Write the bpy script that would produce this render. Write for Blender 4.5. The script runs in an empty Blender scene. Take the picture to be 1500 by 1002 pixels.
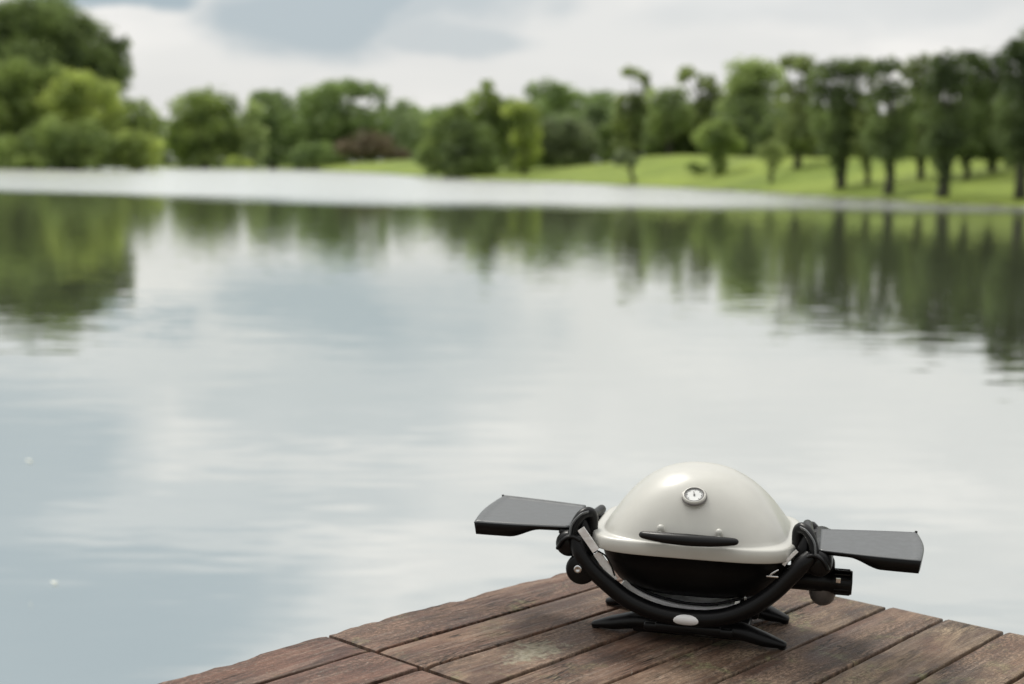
import bpy, bmesh, math
import numpy as np
from mathutils import Matrix, Vector
rng = np.random.default_rng(11)
R = math.radians
scene = bpy.context.scene
COL = scene.collection

# ------------------------------------------------------------------ camera geometry
F, CH = 2083.0, 2.1                       # focal length (px of a 1500 wide frame), camera height over the lake
HY0, HY1 = 231.0, 254.0
roll = math.atan2(HY1-HY0, 1500.0)
pitch = math.atan2((501-(HY0+HY1)/2)*math.cos(roll), F)
FW = np.array([0, math.cos(pitch), -math.sin(pitch)])
r_ = np.array([1., 0, 0]); u_ = np.cross(r_, FW)
RT = math.cos(roll)*r_ + math.sin(roll)*u_
UP = -math.sin(roll)*r_ + math.cos(roll)*u_
CAM = np.array([0, 0, CH])
def ray(px, py):
    return FW + (px-750)/F*RT + (501-py)/F*UP
def on_z(px, py, z):
    d = ray(px, py); return CAM + (z-CH)/d[2]*d
def at(px, py, dist):                     # point seen at px,py at a horizontal distance
    d = ray(px, py); return CAM + dist/math.hypot(d[0], d[1])*d
def horizon(px): return HY0 + (HY1-HY0)*px/1500.0
def azim(px): d = ray(px, horizon(px)); return math.atan2(d[0], d[1])

cam = bpy.data.objects.new('camera', bpy.data.cameras.new('camera')); COL.objects.link(cam)
m = Matrix(((RT[0], UP[0], -FW[0], 0), (RT[1], UP[1], -FW[1], 0), (RT[2], UP[2], -FW[2], CH), (0, 0, 0, 1)))
cam.matrix_world = m
cam.data.sensor_width = 36; cam.data.lens = F/1500*36
cam.data.clip_start = .05; cam.data.clip_end = 6000
cam.data.dof.use_dof = True; cam.data.dof.focus_distance = 3.13; cam.data.dof.aperture_fstop = 2.1
cam.data.dof.aperture_blades = 9
scene.camera = cam

# ------------------------------------------------------------------ helpers
def tag(o, label=None, cat=None, group=None, kind=None):
    if label: o['label'] = label
    if cat: o['category'] = cat
    if group: o['group'] = group
    if kind: o['kind'] = kind
    return o
def link(name, me, mat, parent=None, smooth=False):
    if mat is not None: me.materials.append(mat)
    if smooth: me.polygons.foreach_set('use_smooth', [True]*len(me.polygons))
    o = bpy.data.objects.new(name, me); COL.objects.link(o)
    if parent is not None: o.parent = parent
    return o
def empty(name, loc, rz=0):
    o = bpy.data.objects.new(name, None); COL.objects.link(o); o.location = loc; o.rotation_euler = (0, 0, rz)
    o.empty_display_size = .1
    return o
def bm_obj(name, bm, mat, parent=None, smooth=True):
    bmesh.ops.recalc_face_normals(bm, faces=bm.faces)
    me = bpy.data.meshes.new(name); bm.to_mesh(me); bm.free()
    return link(name, me, mat, parent, smooth)
def quads_mesh(name, V):                  # V (n,4,3) loose quads
    n = len(V); me = bpy.data.meshes.new(name)
    me.vertices.add(n*4); me.vertices.foreach_set('co', V.reshape(-1).astype(np.float32))
    me.loops.add(n*4); me.loops.foreach_set('vertex_index', np.arange(n*4, dtype=np.int32))
    me.polygons.add(n); me.polygons.foreach_set('loop_start', np.arange(0, n*4, 4, dtype=np.int32))
    me.update(calc_edges=True); return me

def frames(P):
    P = [Vector(p) for p in P]; out = []
    nrm = None
    for i, p in enumerate(P):
        t = (P[min(i+1, len(P)-1)]-P[max(i-1, 0)]).normalized()
        if nrm is None:
            a = Vector((0, 1, 0)) if abs(t.y) < .8 else Vector((0, 0, 1))
            nrm = (a - t*a.dot(t)).normalized()
        else: nrm = (nrm - t*nrm.dot(t)).normalized()
        out.append((p, t, nrm, t.cross(nrm)))
    return out
def smooth_path(P, n=8):
    P = [Vector(p) for p in P]; Q = [P[0]*2-P[1]]+P+[P[-1]*2-P[-2]]; out = []
    for i in range(1, len(Q)-2):
        for k in range(n):
            t = k/n; a, b, c, d = Q[i-1:i+3]
            out.append(.5*((2*b)+(c-a)*t+(2*a-5*b+4*c-d)*t*t+(3*b-a-3*c+d)*t**3))
    out.append(P[-1]); return out
def tube(bm, P, rad, seg=20, n=8, flat=(1, 1), cap=True, smoothp=True, power=2.0):
    """sweep; rad a number or list per control point; flat=(along frame normal, binormal)"""
    k = len(P); rl = [rad]*k if not hasattr(rad, '__len__') else list(rad)
    pts = smooth_path(P, n) if smoothp else [Vector(p) for p in P]
    m_ = len(pts); rr = [np.interp(i/(m_-1)*(k-1), range(k), rl) for i in range(m_)]
    rings = []
    for (p, t, a, b), r in zip(frames(pts), rr):
        ring = []
        for s in range(seg):
            th = 2*math.pi*s/seg; c, q = math.cos(th), math.sin(th)
            c = math.copysign(abs(c)**(2/power), c); q = math.copysign(abs(q)**(2/power), q)
            ring.append(bm.verts.new(p + a*(c*r*flat[0]) + b*(q*r*flat[1])))
        rings.append(ring)
    for A, B in zip(rings, rings[1:]):
        for s in range(seg): bm.faces.new((A[s], A[(s+1) % seg], B[(s+1) % seg], B[s]))
    if cap:
        for ring, sg, r, (p, t, a, b) in ((rings[0], -1, rr[0], frames(pts)[0]), (rings[-1], 1, rr[-1], frames(pts)[-1])):
            r2 = [bm.verts.new(p + (v.co-p)*.72 + t*sg*r*.32) for v in ring]
            c = bm.verts.new(p + t*sg*r*.45)
            for s in range(seg):
                bm.faces.new((ring[s], ring[(s+1) % seg], r2[(s+1) % seg], r2[s]))
                bm.faces.new((r2[s], r2[(s+1) % seg], c))
def lathe(bm, prof, origin, axis, seg=40):   # prof [(r, h)], axis direction
    ax = Vector(axis).normalized(); o = Vector(origin)
    a = ax.orthogonal().normalized(); b = ax.cross(a); rings = []
    for r, h in prof:
        if r < 1e-6: rings.append([bm.verts.new(o+ax*h)])
        else: rings.append([bm.verts.new(o+ax*h+(a*math.cos(2*math.pi*s/seg)+b*math.sin(2*math.pi*s/seg))*r) for s in range(seg)])
    for A, B in zip(rings, rings[1:]):
        for s in range(seg):
            s2 = (s+1) % seg
            if len(A) == 1 and len(B) == 1: continue
            if len(A) == 1: bm.faces.new((A[0], B[s], B[s2]))
            elif len(B) == 1: bm.faces.new((A[s], A[s2], B[0]))
            else: bm.faces.new((A[s], A[s2], B[s2], B[s]))
def box(bm, c, size, bev=.003, rot=None, seg=2):
    g = bmesh.ops.create_cube(bm, size=1)
    vs = g['verts']
    for v in vs: v.co = Vector((v.co.x*size[0], v.co.y*size[1], v.co.z*size[2]))
    if bev:
        es = list({e for v in vs for e in v.link_edges})
        q = bmesh.ops.bevel(bm, geom=es, offset=bev, segments=seg, profile=.5, affect='EDGES')
        vs = list({v for v in q['verts']} | {v for v in vs if v.is_valid})
    M = Matrix.Translation(Vector(c)) @ (rot if rot is not None else Matrix.Identity(4))
    for v in vs: v.co = M @ v.co
def rings_shell(bm, rings, seg=128, close_top=True, close_bottom=False):
    """rings (z, a, b, exponent[, dy])"""
    vr = []
    for q in rings:
        z, a, b, e = q[:4]; dy = q[4] if len(q) > 4 else 0
        ring = []
        for s in range(seg):
            th = 2*math.pi*s/seg; c, n = math.cos(th), math.sin(th)
            ring.append(bm.verts.new((a*math.copysign(abs(c)**(2/e), c), dy+b*math.copysign(abs(n)**(2/e), n), z)))
        vr.append(ring)
    for A, B in zip(vr, vr[1:]):
        for s in range(seg): bm.faces.new((A[s], A[(s+1) % seg], B[(s+1) % seg], B[s]))
    if close_top: bm.faces.new(vr[-1])
    if close_bottom: bm.faces.new(vr[0])

# ------------------------------------------------------------------ materials
class N:
    def __init__(s, name):
        s.m = bpy.data.materials.new(name); s.m.use_nodes = True; s.t = s.m.node_tree; s.t.nodes.clear()
        s.out = s.t.nodes.new('ShaderNodeOutputMaterial')
    def n(s, typ, **kw):
        x = s.t.nodes.new(typ)
        for k, v in kw.items():
            if k.startswith('_'): setattr(x, k[1:], v)
            else:
                i = x.inputs[int(k[1:])] if k[0] == 'i' and k[1:].isdigit() else x.inputs[k.replace('__', ' ')]
                if hasattr(v, 'is_output'): s.t.links.new(v, i)
                else: i.default_value = v
        return x
    def l(s, a, b): s.t.links.new(a, b)
    def math(s, op, a, b=None, c=None, clamp=False):
        x = s.t.nodes.new('ShaderNodeMath'); x.operation = op; x.use_clamp = clamp
        for i, v in enumerate((a, b, c)):
            if v is None: continue
            if hasattr(v, 'is_output'): s.t.links.new(v, x.inputs[i])
            else: x.inputs[i].default_value = v
        return x.outputs[0]
    def mix(s, f, a, b, blend='MIX'):
        x = s.t.nodes.new('ShaderNodeMix'); x.data_type = 'RGBA'; x.blend_type = blend
        for i, v in ((0, f), (6, a), (7, b)):
            if hasattr(v, 'is_output'): s.t.links.new(v, x.inputs[i])
            else: x.inputs[i].default_value = v if i == 0 else (*v, 1)[:4]
        return x.outputs[2]
    def ramp(s, f, lo, hi, a=0., b=1., smooth=True):
        x = s.t.nodes.new('ShaderNodeMapRange'); x.interpolation_type = 'SMOOTHSTEP' if smooth else 'LINEAR'
        s.l(f, x.inputs[0])
        for i, v in ((1, lo), (2, hi), (3, a), (4, b)): x.inputs[i].default_value = v
        return x.outputs[0]
    def noise(s, vec, scale, detail=4, rough=.55, dist=0.):
        x = s.t.nodes.new('ShaderNodeTexNoise'); s.l(vec, x.inputs['Vector'])
        x.inputs['Scale'].default_value = scale; x.inputs['Detail'].default_value = detail
        x.inputs['Roughness'].default_value = rough; x.inputs['Distortion'].default_value = dist
        return x.outputs[0]
    def scale(s, vec, v, off=(0, 0, 0)):
        x = s.t.nodes.new('ShaderNodeMapping'); s.l(vec, x.inputs[0])
        x.inputs['Scale'].default_value = v; x.inputs['Location'].default_value = off; return x.outputs[0]

def plain(name, col, rough=.5, metal=0., bump=0., bscale=300., coat=0., var=.15, spec=.5):
    k = N(name); tc = k.n('ShaderNodeTexCoord').outputs['Object']
    nz = k.noise(tc, 18, 4); c = k.mix(k.ramp(nz, .3, .7), tuple(x*(1-var) for x in col), tuple(min(1, x*(1+var)) for x in col))
    p = k.n('ShaderNodeBsdfPrincipled', Base__Color=c, Metallic=metal)
    k.l(k.ramp(k.noise(tc, 45, 5), .3, .7, rough*.85, min(1, rough*1.2)), p.inputs['Roughness'])
    p.inputs['Coat Weight'].default_value = coat; p.inputs['Coat Roughness'].default_value = .25
    p.inputs['Specular IOR Level'].default_value = spec
    if bump:
        b = k.n('ShaderNodeBump', Strength=.6, Distance=bump, Height=k.noise(tc, bscale, 3)); k.l(b.outputs[0], p.inputs['Normal'])
    k.l(p.outputs[0], k.out.inputs[0]); return k.m

M = {}
M['enamel'] = plain('light_enamel', (.56, .555, .51), .34, 0, .0, 500, .3, .025)
M['black'] = plain('black_nylon', (.004, .004, .0045), .33, 0, .0001, 700, 0, .2, .26)
M['bowl'] = plain('black_cast', (.004, .004, .004), .45, 0, .0003, 250, 0, .2, .18)
M['table'] = plain('grey_table_plastic', (.082, .088, .092), .40, 0, 0, 900, 0, .015, .8)
M['chrome'] = plain('chrome', (.72, .72, .72), .18, 1.)
M['foil'] = plain('aluminium', (.88, .88, .87), .42, .25, .004, 70)
M['badge'] = plain('badge_silver', (.90, .90, .90), .4, .15, .0, 1, 0, .04)
M['white'] = plain('dial_white', (.66, .67, .66), .3, 0, 0, 1, .4, .03)
M['dark'] = plain('dial_marks', (.13, .13, .13), .5)
M['smoke'] = plain('smoky_canister_metal', (.15, .14, .135), .4, .4, .0008, 60, .3, .3)

def leaf_mat(name, dark, light, trans=.35):
    k = N(name); g = k.n('ShaderNodeNewGeometry'); tc = k.n('ShaderNodeTexCoord').outputs['Object']
    nz = k.ramp(k.noise(tc, .17, 3), .38, .62)
    c = k.mix(nz, dark, light)
    rnd = k.ramp(g.outputs['Random Per Island'], 0, 1, .65, 1.35, False)
    hv = k.n('ShaderNodeHueSaturation', Color=c, Value=rnd); c = hv.outputs[0]
    d = k.n('ShaderNodeBsdfDiffuse', Color=c); t = k.n('ShaderNodeBsdfTranslucent', Color=k.mix(.5, c, light))
    x = k.n('ShaderNodeMixShader', i0=trans, i1=d.outputs[0], i2=t.outputs[0])
    gl = k.n('ShaderNodeBsdfGlossy', Roughness=.5, Color=(.8, .85, .8, 1))
    y = k.n('ShaderNodeMixShader', i0=.035, i1=x.outputs[0], i2=gl.outputs[0])
    k.l(y.outputs[0], k.out.inputs[0]); return k.m
LM = {
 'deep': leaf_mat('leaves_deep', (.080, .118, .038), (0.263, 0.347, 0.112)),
 'mid': leaf_mat('leaves_mid', (.135, .195, .056), (0.392, 0.493, 0.14), .42),
 'bright': leaf_mat('leaves_bright', (.20, .27, .07), (0.56, 0.65, 0.168), .45),
 'olive': leaf_mat('leaves_olive', (.155, .20, .07), (0.392, 0.47, 0.151), .4),
 'pale': leaf_mat('leaves_pale', (.22, .29, .115), (0.515, 0.616, 0.246), .4),
 'cool': leaf_mat('leaves_cool', (.155, .225, .082), (0.392, 0.515, 0.179), .4),
 'grey': leaf_mat('leaves_greygreen', (.14, .175, .09), (0.314, 0.37, 0.19), .4),
 'red': leaf_mat('leaves_copper', (.16, .13, .08), (.28, .225, .145), .4),
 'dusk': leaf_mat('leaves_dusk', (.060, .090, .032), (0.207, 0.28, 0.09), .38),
 'far': leaf_mat('leaves_far', (.17, .225, .115), (0.336, 0.426, 0.19), .4),  # distance haze is put into this paler leaf colour
}
def bark():
    k = N('bark'); tc = k.n('ShaderNodeTexCoord').outputs['Object']
    c = k.mix(k.ramp(k.noise(k.scale(tc, (3, 3, .5)), 2, 5), .35, .65), (.030, .032, .018), (.070, .072, .045))
    p = k.n('ShaderNodeBsdfPrincipled', Base__Color=c, Roughness=.9); k.l(p.outputs[0], k.out.inputs[0]); return k.m
M['bark'] = bark()

def grass_mat():
    k = N('lawn_grass'); P = k.n('ShaderNodeNewGeometry').outputs['Position']
    a = k.ramp(k.noise(P, .035, 4), .35, .65); b = k.ramp(k.noise(P, .6, 5, .7), .3, .7)
    c = k.mix(a, (.185, .255, .045), (.30, .375, .072)); c = k.mix(k.math('MULTIPLY', b, .4), c, (.10, .145, .035)); c = k.mix(k.ramp(k.noise(k.scale(P, (.05, .11, .1)), 1, 5, .6), .48, .64, 0, .55), c, (.13, .165, .055))
    bp = k.n('ShaderNodeBump', Strength=.8, Distance=.08, Height=k.noise(P, 9, 5, .7))
    p = k.n('ShaderNodeBsdfPrincipled', Base__Color=c, Roughness=.85, Normal=bp.outputs[0]); p.inputs['Specular IOR Level'].default_value = .15
    sep = k.n('ShaderNodeSeparateXYZ', Vector=P)
    mud = k.mix(k.ramp(k.math('ADD', sep.outputs[2], k.math('MULTIPLY', k.math('SUBTRACT', k.noise(P, .5, 4), .5), .5)), -.02, .14), (.09, .075, .05), c); k.l(mud, p.inputs['Base Color'])
    k.l(p.outputs[0], k.out.inputs[0]); return k.m

def water_mat():
    k = N('lake_water'); P = k.n('ShaderNodeNewGeometry').outputs['Position']
    flat = k.scale(P, (1, 1, 0))
    dist = k.n('ShaderNodeVectorMath', _operation='LENGTH', i0=flat).outputs['Value']
    w = k.math('MULTIPLY', k.math('SUBTRACT', k.noise(k.scale(P, (.05, .09, 0)), 1, 6, .65), .5), 30.)
    dd = k.math('ADD', dist, w)
    sx0 = k.n('ShaderNodeSeparateXYZ', Vector=P).outputs[0]
    side = k.math('MULTIPLY', k.math('MAXIMUM', k.math('SUBTRACT', -.12, k.math('DIVIDE', sx0, dist)), 0.), 90.)
    breeze = k.ramp(k.math('SUBTRACT', dd, side), 66., 88.)                       # far water roughened by wind
    sx = k.n('ShaderNodeSeparateXYZ', Vector=P)
    # calm lee pockets close under the right bank
    lee = k.ramp(k.noise(k.scale(P, (.03, .03, 0), (4.3, 1.2, 0)), 1, 3), .50, .66)
    lee = k.math('MULTIPLY', lee, k.ramp(k.math('DIVIDE', sx.outputs[0], dist), .12, .3))
    breeze = k.math('MULTIPLY', breeze, k.math('SUBTRACT', 1., k.math('MULTIPLY', lee, .85)))
    swell = k.noise(k.scale(P, (.7, 1.5, 0)), 1, 2); rip = k.noise(k.scale(P, (2.2, 3.5, 0)), 1., 3, .5)
    mp = k.ramp(k.noise(k.scale(P, (.05, .11, 0), (2, 7, 0)), 1, 3), .38, .66)
    calm = k.math('ADD', k.math('MULTIPLY', swell, .0075), k.math('MULTIPLY', rip, k.math('ADD', .0004, k.math('MULTIPLY', mp, .0016))))
    chop = k.math('MULTIPLY', k.noise(k.scale(P, (3., 3., 0)), 1., 3, .6), .07)
    h = k.math('ADD', k.math('MULTIPLY', calm, k.math('SUBTRACT', 1., breeze)), k.math('MULTIPLY', chop, breeze))
    bp = k.n('ShaderNodeBump', Strength=1., Distance=1., Height=h)
    fr = k.n('ShaderNodeFresnel', IOR=1.33, Normal=bp.outputs[0]).outputs[0]
    f = k.ramp(fr, 0.02, .70, .33, .88, False)
    f = k.math('ADD', k.math('MULTIPLY', f, k.math('SUBTRACT', 1., breeze)), k.math('MULTIPLY', breeze, .90))
    rough = k.math('ADD', .012, k.math('MULTIPLY', breeze, .22))
    g = k.n('ShaderNodeBsdfGlossy', Color=(.965, .98, .965, 1), Roughness=rough, Normal=bp.outputs[0])
    d = k.n('ShaderNodeBsdfDiffuse', Color=(.145, .16, .105, 1))
    x = k.n('ShaderNodeMixShader', i0=f, i1=d.outputs[0], i2=g.outputs[0])
    k.l(x.outputs[0], k.out.inputs[0]); return k.m

def wood_mat():
    k = N('weathered_decking'); uv = k.n('ShaderNodeUVMap', _uv_map='UVMap').outputs[0]
    P = k.n('ShaderNodeNewGeometry').outputs['Position']
    col = k.n('ShaderNodeAttribute', _attribute_name='tint')
    t = k.n('ShaderNodeSeparateColor', Color=col.outputs['Color'])
    grain = k.noise(k.scale(uv, (3, 60, 1)), 1, 6, .65, .3)
    fine = k.noise(k.scale(uv, (14, 300, 1)), 1, 4, .6)
    blot = k.noise(k.scale(uv, (5.5, 13, 1)), 1, 7, .68, .4)
    red = k.mix(k.ramp(blot, .35, .66), (.095, .040, .028), (.27, .155, .115))
    grey = k.mix(k.ramp(blot, .35, .66), (.10, .060, .038), (.38, .295, .20))
    c = k.mix(t.outputs[0], red, grey); warm = k.ramp(k.noise(k.scale(uv, (1.7, 5, 1), (2, 8, 0)), 1, 3), .4, .65, 0, .5); c = k.mix(warm, c, (.20, .10, .066))
    c = k.mix(k.ramp(grain, .46, .68, 0, .55), c, (.34, .26, .205))
    c = k.mix(k.ramp(fine, .48, .68, 0, .5), c, (.05, .033, .025))
    # weather stains with shapes of their own
    stain = k.ramp(k.noise(k.scale(uv, (2.2, 16, 1), (3, 3, 0)), 1, 5, .7, .6), .54, .68)
    c = k.mix(k.math('MULTIPLY', stain, .6), c, (.040, .027, .019))
    # green-yellow algae, more where tinted
    al = k.ramp(k.noise(k.scale(P, (9, 9, 9), (1.7, .3, 0)), 1, 6, .72), .55, .68)
    c = k.mix(k.math('MULTIPLY', al, k.math('ADD', .12, k.math('MULTIPLY', t.outputs[1], .75))), c, (.27, .26, .135))
    # pale specks
    sp = k.ramp(k.noise(k.scale(P, (85, 85, 85)), 1, 4, .75), .60, .70)
    c = k.mix(k.math('MULTIPLY', sp, .6), c, (.42, .40, .33))
    grit = k.ramp(k.noise(k.scale(uv, (75, 150, 1)), 1, 5, .8), .44, .58, 0, 1)
    c = k.mix(k.math('MULTIPLY', grit, k.ramp(k.noise(k.scale(uv, (2.5, 8, 1), (7, 1, 0)), 1, 4), .40, .60, .15, .75)), c, (.045, .032, .023))
    # one worn lichen patch
    lp = on_z(780, 955, DECK)
    v = k.n('ShaderNodeVectorMath', _operation='SUBTRACT', i0=P, i1=tuple(lp)).outputs[0]
    rot = k.n('ShaderNodeMapping', Vector=v); rot.inputs['Rotation'].default_value = (0, 0, -R(46)); rot.inputs['Scale'].default_value = (1, 1, 0)
    v2 = k.scale(rot.outputs[0], (11.5, 19, 0))
    ln = k.n('ShaderNodeVectorMath', _operation='LENGTH', i0=v2).outputs['Value']
    ln = k.math('ADD', ln, k.math('MULTIPLY', k.math('SUBTRACT', k.noise(P, 30, 6, .75), .5), 4.2))
    lm = k.ramp(ln, 1.15, .45)
    lc = k.mix(k.ramp(k.noise(P, 80, 4), .4, .6), (.28, .265, .18), (.42, .40, .30))
    c = k.mix(k.math('MULTIPLY', lm, .62), c, lc)
    # cracks
    cr = k.noise(k.scale(uv, (4.5, 55, 1), (9, 2, 0)), 1, 3, .55, .9)
    crack = k.ramp(k.math('ABSOLUTE', k.math('SUBTRACT', cr, .5)), 0, .034, 1, 0)
    gate = k.ramp(k.noise(k.scale(uv, (3.5, 8, 1), (1, 5, 0)), 1, 3), .5, .6)
    crack = k.math('MULTIPLY', crack, gate)
    c = k.mix(k.math('MULTIPLY', crack, .9), c, (.022, .016, .013))
    h = k.math('ADD', k.math('MULTIPLY', grain, .0016), k.math('MULTIPLY', fine, .0010)); h = k.math('SUBTRACT', h, k.math('MULTIPLY', grit, .0007))
    h = k.math('SUBTRACT', h, k.math('MULTIPLY', crack, .003)); h = k.math('ADD', h, k.math('MULTIPLY', al, .0006))
    bp = k.n('ShaderNodeBump', Strength=.9, Distance=1., Height=h)
    p = k.n('ShaderNodeBsdfPrincipled', Base__Color=c, Normal=bp.outputs[0]); p.inputs['Specular IOR Level'].default_value = .3
    k.l(k.ramp(blot, .3, .7, .42, .72), p.inputs['Roughness'])
    k.l(p.outputs[0], k.out.inputs[0]); return k.m

# ------------------------------------------------------------------ sky and sun
def make_world():
    w = bpy.data.worlds.new('World'); scene.world = w; w.use_nodes = True
    k = N.__new__(N); k.t = w.node_tree; k.t.nodes.clear()
    out = k.t.nodes.new('ShaderNodeOutputWorld')
    sky = k.n('ShaderNodeTexSky', _sky_type='NISHITA', _sun_disc=False, _sun_elevation=SUN_EL, _sun_rotation=SUN_AZ, _air_density=1.2, _dust_density=2.)
    b1 = k.n('ShaderNodeBackground', Color=sky.outputs[0], Strength=.09)
    D = k.n('ShaderNodeTexCoord').outputs['Generated']
    z = k.n('ShaderNodeSeparateXYZ', Vector=D).outputs[2]
    big = k.noise(k.scale(D, (2.4, 2.4, 6.5), (.3, .1, .2)), 1., 5, .5)
    fine = k.noise(k.scale(D, (7, 7, 22)), 1, 5, .55)
    wx = k.n('ShaderNodeTexNoise'); k.l(k.scale(D, (6, 6, 13)), wx.inputs['Vector']); wx.inputs['Scale'].default_value = 1; wx.inputs['Detail'].default_value = 5
    wv = k.n('ShaderNodeVectorMath', _operation='SUBTRACT', i0=wx.outputs['Color'], i1=(.5, .5, .5)).outputs[0]
    wv = k.n('ShaderNodeVectorMath', _operation='MULTIPLY', i0=wv, i1=(.30, 0, .085)).outputs[0]
    DW = k.n('ShaderNodeVectorMath', _operation='ADD', i0=D, i1=wv).outputs[0]
    cov = None
    for (px, py, rx, ry, amt) in ((470, 5, 150, 72, .82), (560, -15, 190, 70, .62), (520, -110, 260, 85, .45), (110, -85, 250, 60, .3), (205, -8, 110, 24, 1.), (650, 50, 110, 30, .5), (250, -300, 420, 80, .5), (-80, -260, 260, 170, .75), (-40, -540, 440, 200, .85), (950, -300, 450, 60, .25), (700, -520, 300, 60, .35), (1300, -560, 500, 120, .3), (1250, 25, 300, 40, .22)):
        d = ray(px, py); d = d/np.linalg.norm(d)
        v = k.n('ShaderNodeVectorMath', _operation='SUBTRACT', i0=DW, i1=tuple(d)).outputs[0]
        v = k.n('ShaderNodeVectorMath', _operation='MULTIPLY', i0=v, i1=(F/rx, 0, F/ry)).outputs[0]
        ln = k.n('ShaderNodeVectorMath', _operation='LENGTH', i0=v).outputs['Value']
        a = k.math('MULTIPLY', k.ramp(ln, 1.28, .5), amt)
        cov = a if cov is None else k.math('MAXIMUM', cov, a)
    # patches only exist on this side of the sky
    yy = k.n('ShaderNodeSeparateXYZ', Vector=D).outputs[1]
    cov = k.math('MULTIPLY', cov, k.ramp(yy, .2, .5))
    base = k.mix(k.ramp(big, .42, .60), (.82, .82, .805), (.96, .94, .91))
    base = k.mix(k.ramp(fine, .42, .62, 0, .45), base, (.76, .765, .76))
    c = k.mix(cov, base, (.41, .495, .55))
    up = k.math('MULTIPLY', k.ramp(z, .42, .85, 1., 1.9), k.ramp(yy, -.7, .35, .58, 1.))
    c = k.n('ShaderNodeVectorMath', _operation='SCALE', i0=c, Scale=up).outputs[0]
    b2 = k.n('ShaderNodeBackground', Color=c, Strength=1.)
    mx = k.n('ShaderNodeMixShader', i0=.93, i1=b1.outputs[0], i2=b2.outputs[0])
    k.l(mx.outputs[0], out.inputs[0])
SUN_EL, SUN_AZ = R(56), R(-25)            # azimuth clockwise from +Y
make_world()
sl = bpy.data.lights.new('sun', 'SUN'); sl.energy = 1.9; sl.angle = R(10); sl.color = (1., .96, .88)
so = bpy.data.objects.new('sun', sl); COL.objects.link(so)
sd = Vector((math.sin(SUN_AZ)*math.cos(SUN_EL), math.cos(SUN_AZ)*math.cos(SUN_EL), math.sin(SUN_EL)))
so.rotation_euler = sd.to_track_quat('Z', 'Y').to_euler()

# ------------------------------------------------------------------ terrain and lake
TAB = [(-700, 248, 246, 330), (0, 247, 245, 340), (240, 246.5, 244.5, 400), (400, 247, 243.5, 430), (500, 251, 240.5, 400), (600, 258, 233.5, 350), (680, 262, 238, 310),
       (760, 265, 247, 262), (800, 267, 246, 245), (850, 269, 243, 228), (900, 271, 238, 215), (950, 273, 229, 205), (1000, 275.5, 226.5, 195),
       (1100, 281, 229, 175), (1200, 288, 231, 155), (1300, 294, 231, 145), (1400, 299.5, 232, 130), (1500, 304, 235, 120), (1800, 318, 245, 110)]
az_t, ds_t, db_t, zb_t = [], [], [], []
for px, ys, yb, db in TAB:
    az_t.append(azim(px)); p = on_z(px, ys, 0); ds_t.append(math.hypot(p[0], p[1]))
    db_t.append(db); q = at(px, yb, db); zb_t.append(max(q[2], .5))
for a, d in ((60, 45), (100, 30), (140, 22), (180, 22), (220, 40), (260, 120), (300, 230)):
    a = R(a) if a <= 180 else R(a-360)
    az_t.append(a); ds_t.append(d); db_t.append(d+120); zb_t.append(2.5)
o_ = np.argsort(az_t); az_t = np.array(az_t)[o_]; ds_t = np.array(ds_t)[o_]; db_t = np.array(db_t)[o_]; zb_t = np.array(zb_t)[o_]
def prof(az): return [float(np.interp(az, az_t, t, period=2*math.pi)) for t in (ds_t, db_t, zb_t)]
def gz(az, r):
    ds, db, zb = prof(az); ds += .9*math.sin(az*61)+.7*math.sin(az*149+1)+.4*math.sin(az*337)
    if r < ds: return max(-2.2, -.02-(ds-r)*.18)
    if r < ds+1.2: return -.02+.30*(r-ds)/1.2
    t = max(0., min(1., (r-ds-1.2)/max(5, db-ds-1.2)))
    return .28+(zb-.28)*(t**1.15)
def ground(px, py):                       # first hit of a pixel ray on the bank
    d = ray(px, py); h = math.hypot(d[0], d[1]); az = math.atan2(d[0], d[1]); ds = prof(az)[0]
    r = ds
    while r < 600:
        z = CH + d[2]/h*r
        if z <= gz(az, r): return r
        r += .5
    return None
azs = np.concatenate([np.linspace(-R(26), R(26), 157), np.linspace(R(28), R(332), 120)])
tt = [0, .3, .7, .9, .96, .985, 1.]
bm = bmesh.new(); cols = []
for az in azs:
    ds, db, zb = prof(az if az <= math.pi else az-2*math.pi)
    rs = [ds*t for t in tt]+[ds+.6, ds+1.2, ds+2.5]+list(np.linspace(ds+5, db, 14))+[db*1.4, db*2.2, 1100, 1500]
    cols.append([bm.verts.new((math.sin(az)*r, math.cos(az)*r, gz(az if az <= math.pi else az-2*math.pi, r)+(.05*math.sin(az*90+r*.3) if r > ds+1 else 0))) for r in rs[1:]])
c0 = bm.verts.new((0, 0, -2.2))
for A, B in zip(cols, cols[1:]+cols[:1]):
    bm.faces.new((c0, A[0], B[0]))
    for i in range(len(A)-1): bm.faces.new((A[i], A[i+1], B[i+1], B[i]))
ter = bm_obj('ground', bm, grass_mat()); tag(ter, 'bright green mown lawn rising gently behind the lake shore', kind='structure')
me = bpy.data.meshes.new('lake_water'); bm = bmesh.new()
ring = [bm.verts.new((math.sin(2*math.pi*i/96)*620, math.cos(2*math.pi*i/96)*620, 0)) for i in range(96)]
bm.faces.new(ring); lake = bm_obj('lake_water', bm, water_mat(), smooth=False); tag(lake, 'calm grey lake mirroring clouds and trees', kind='structure')

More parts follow.
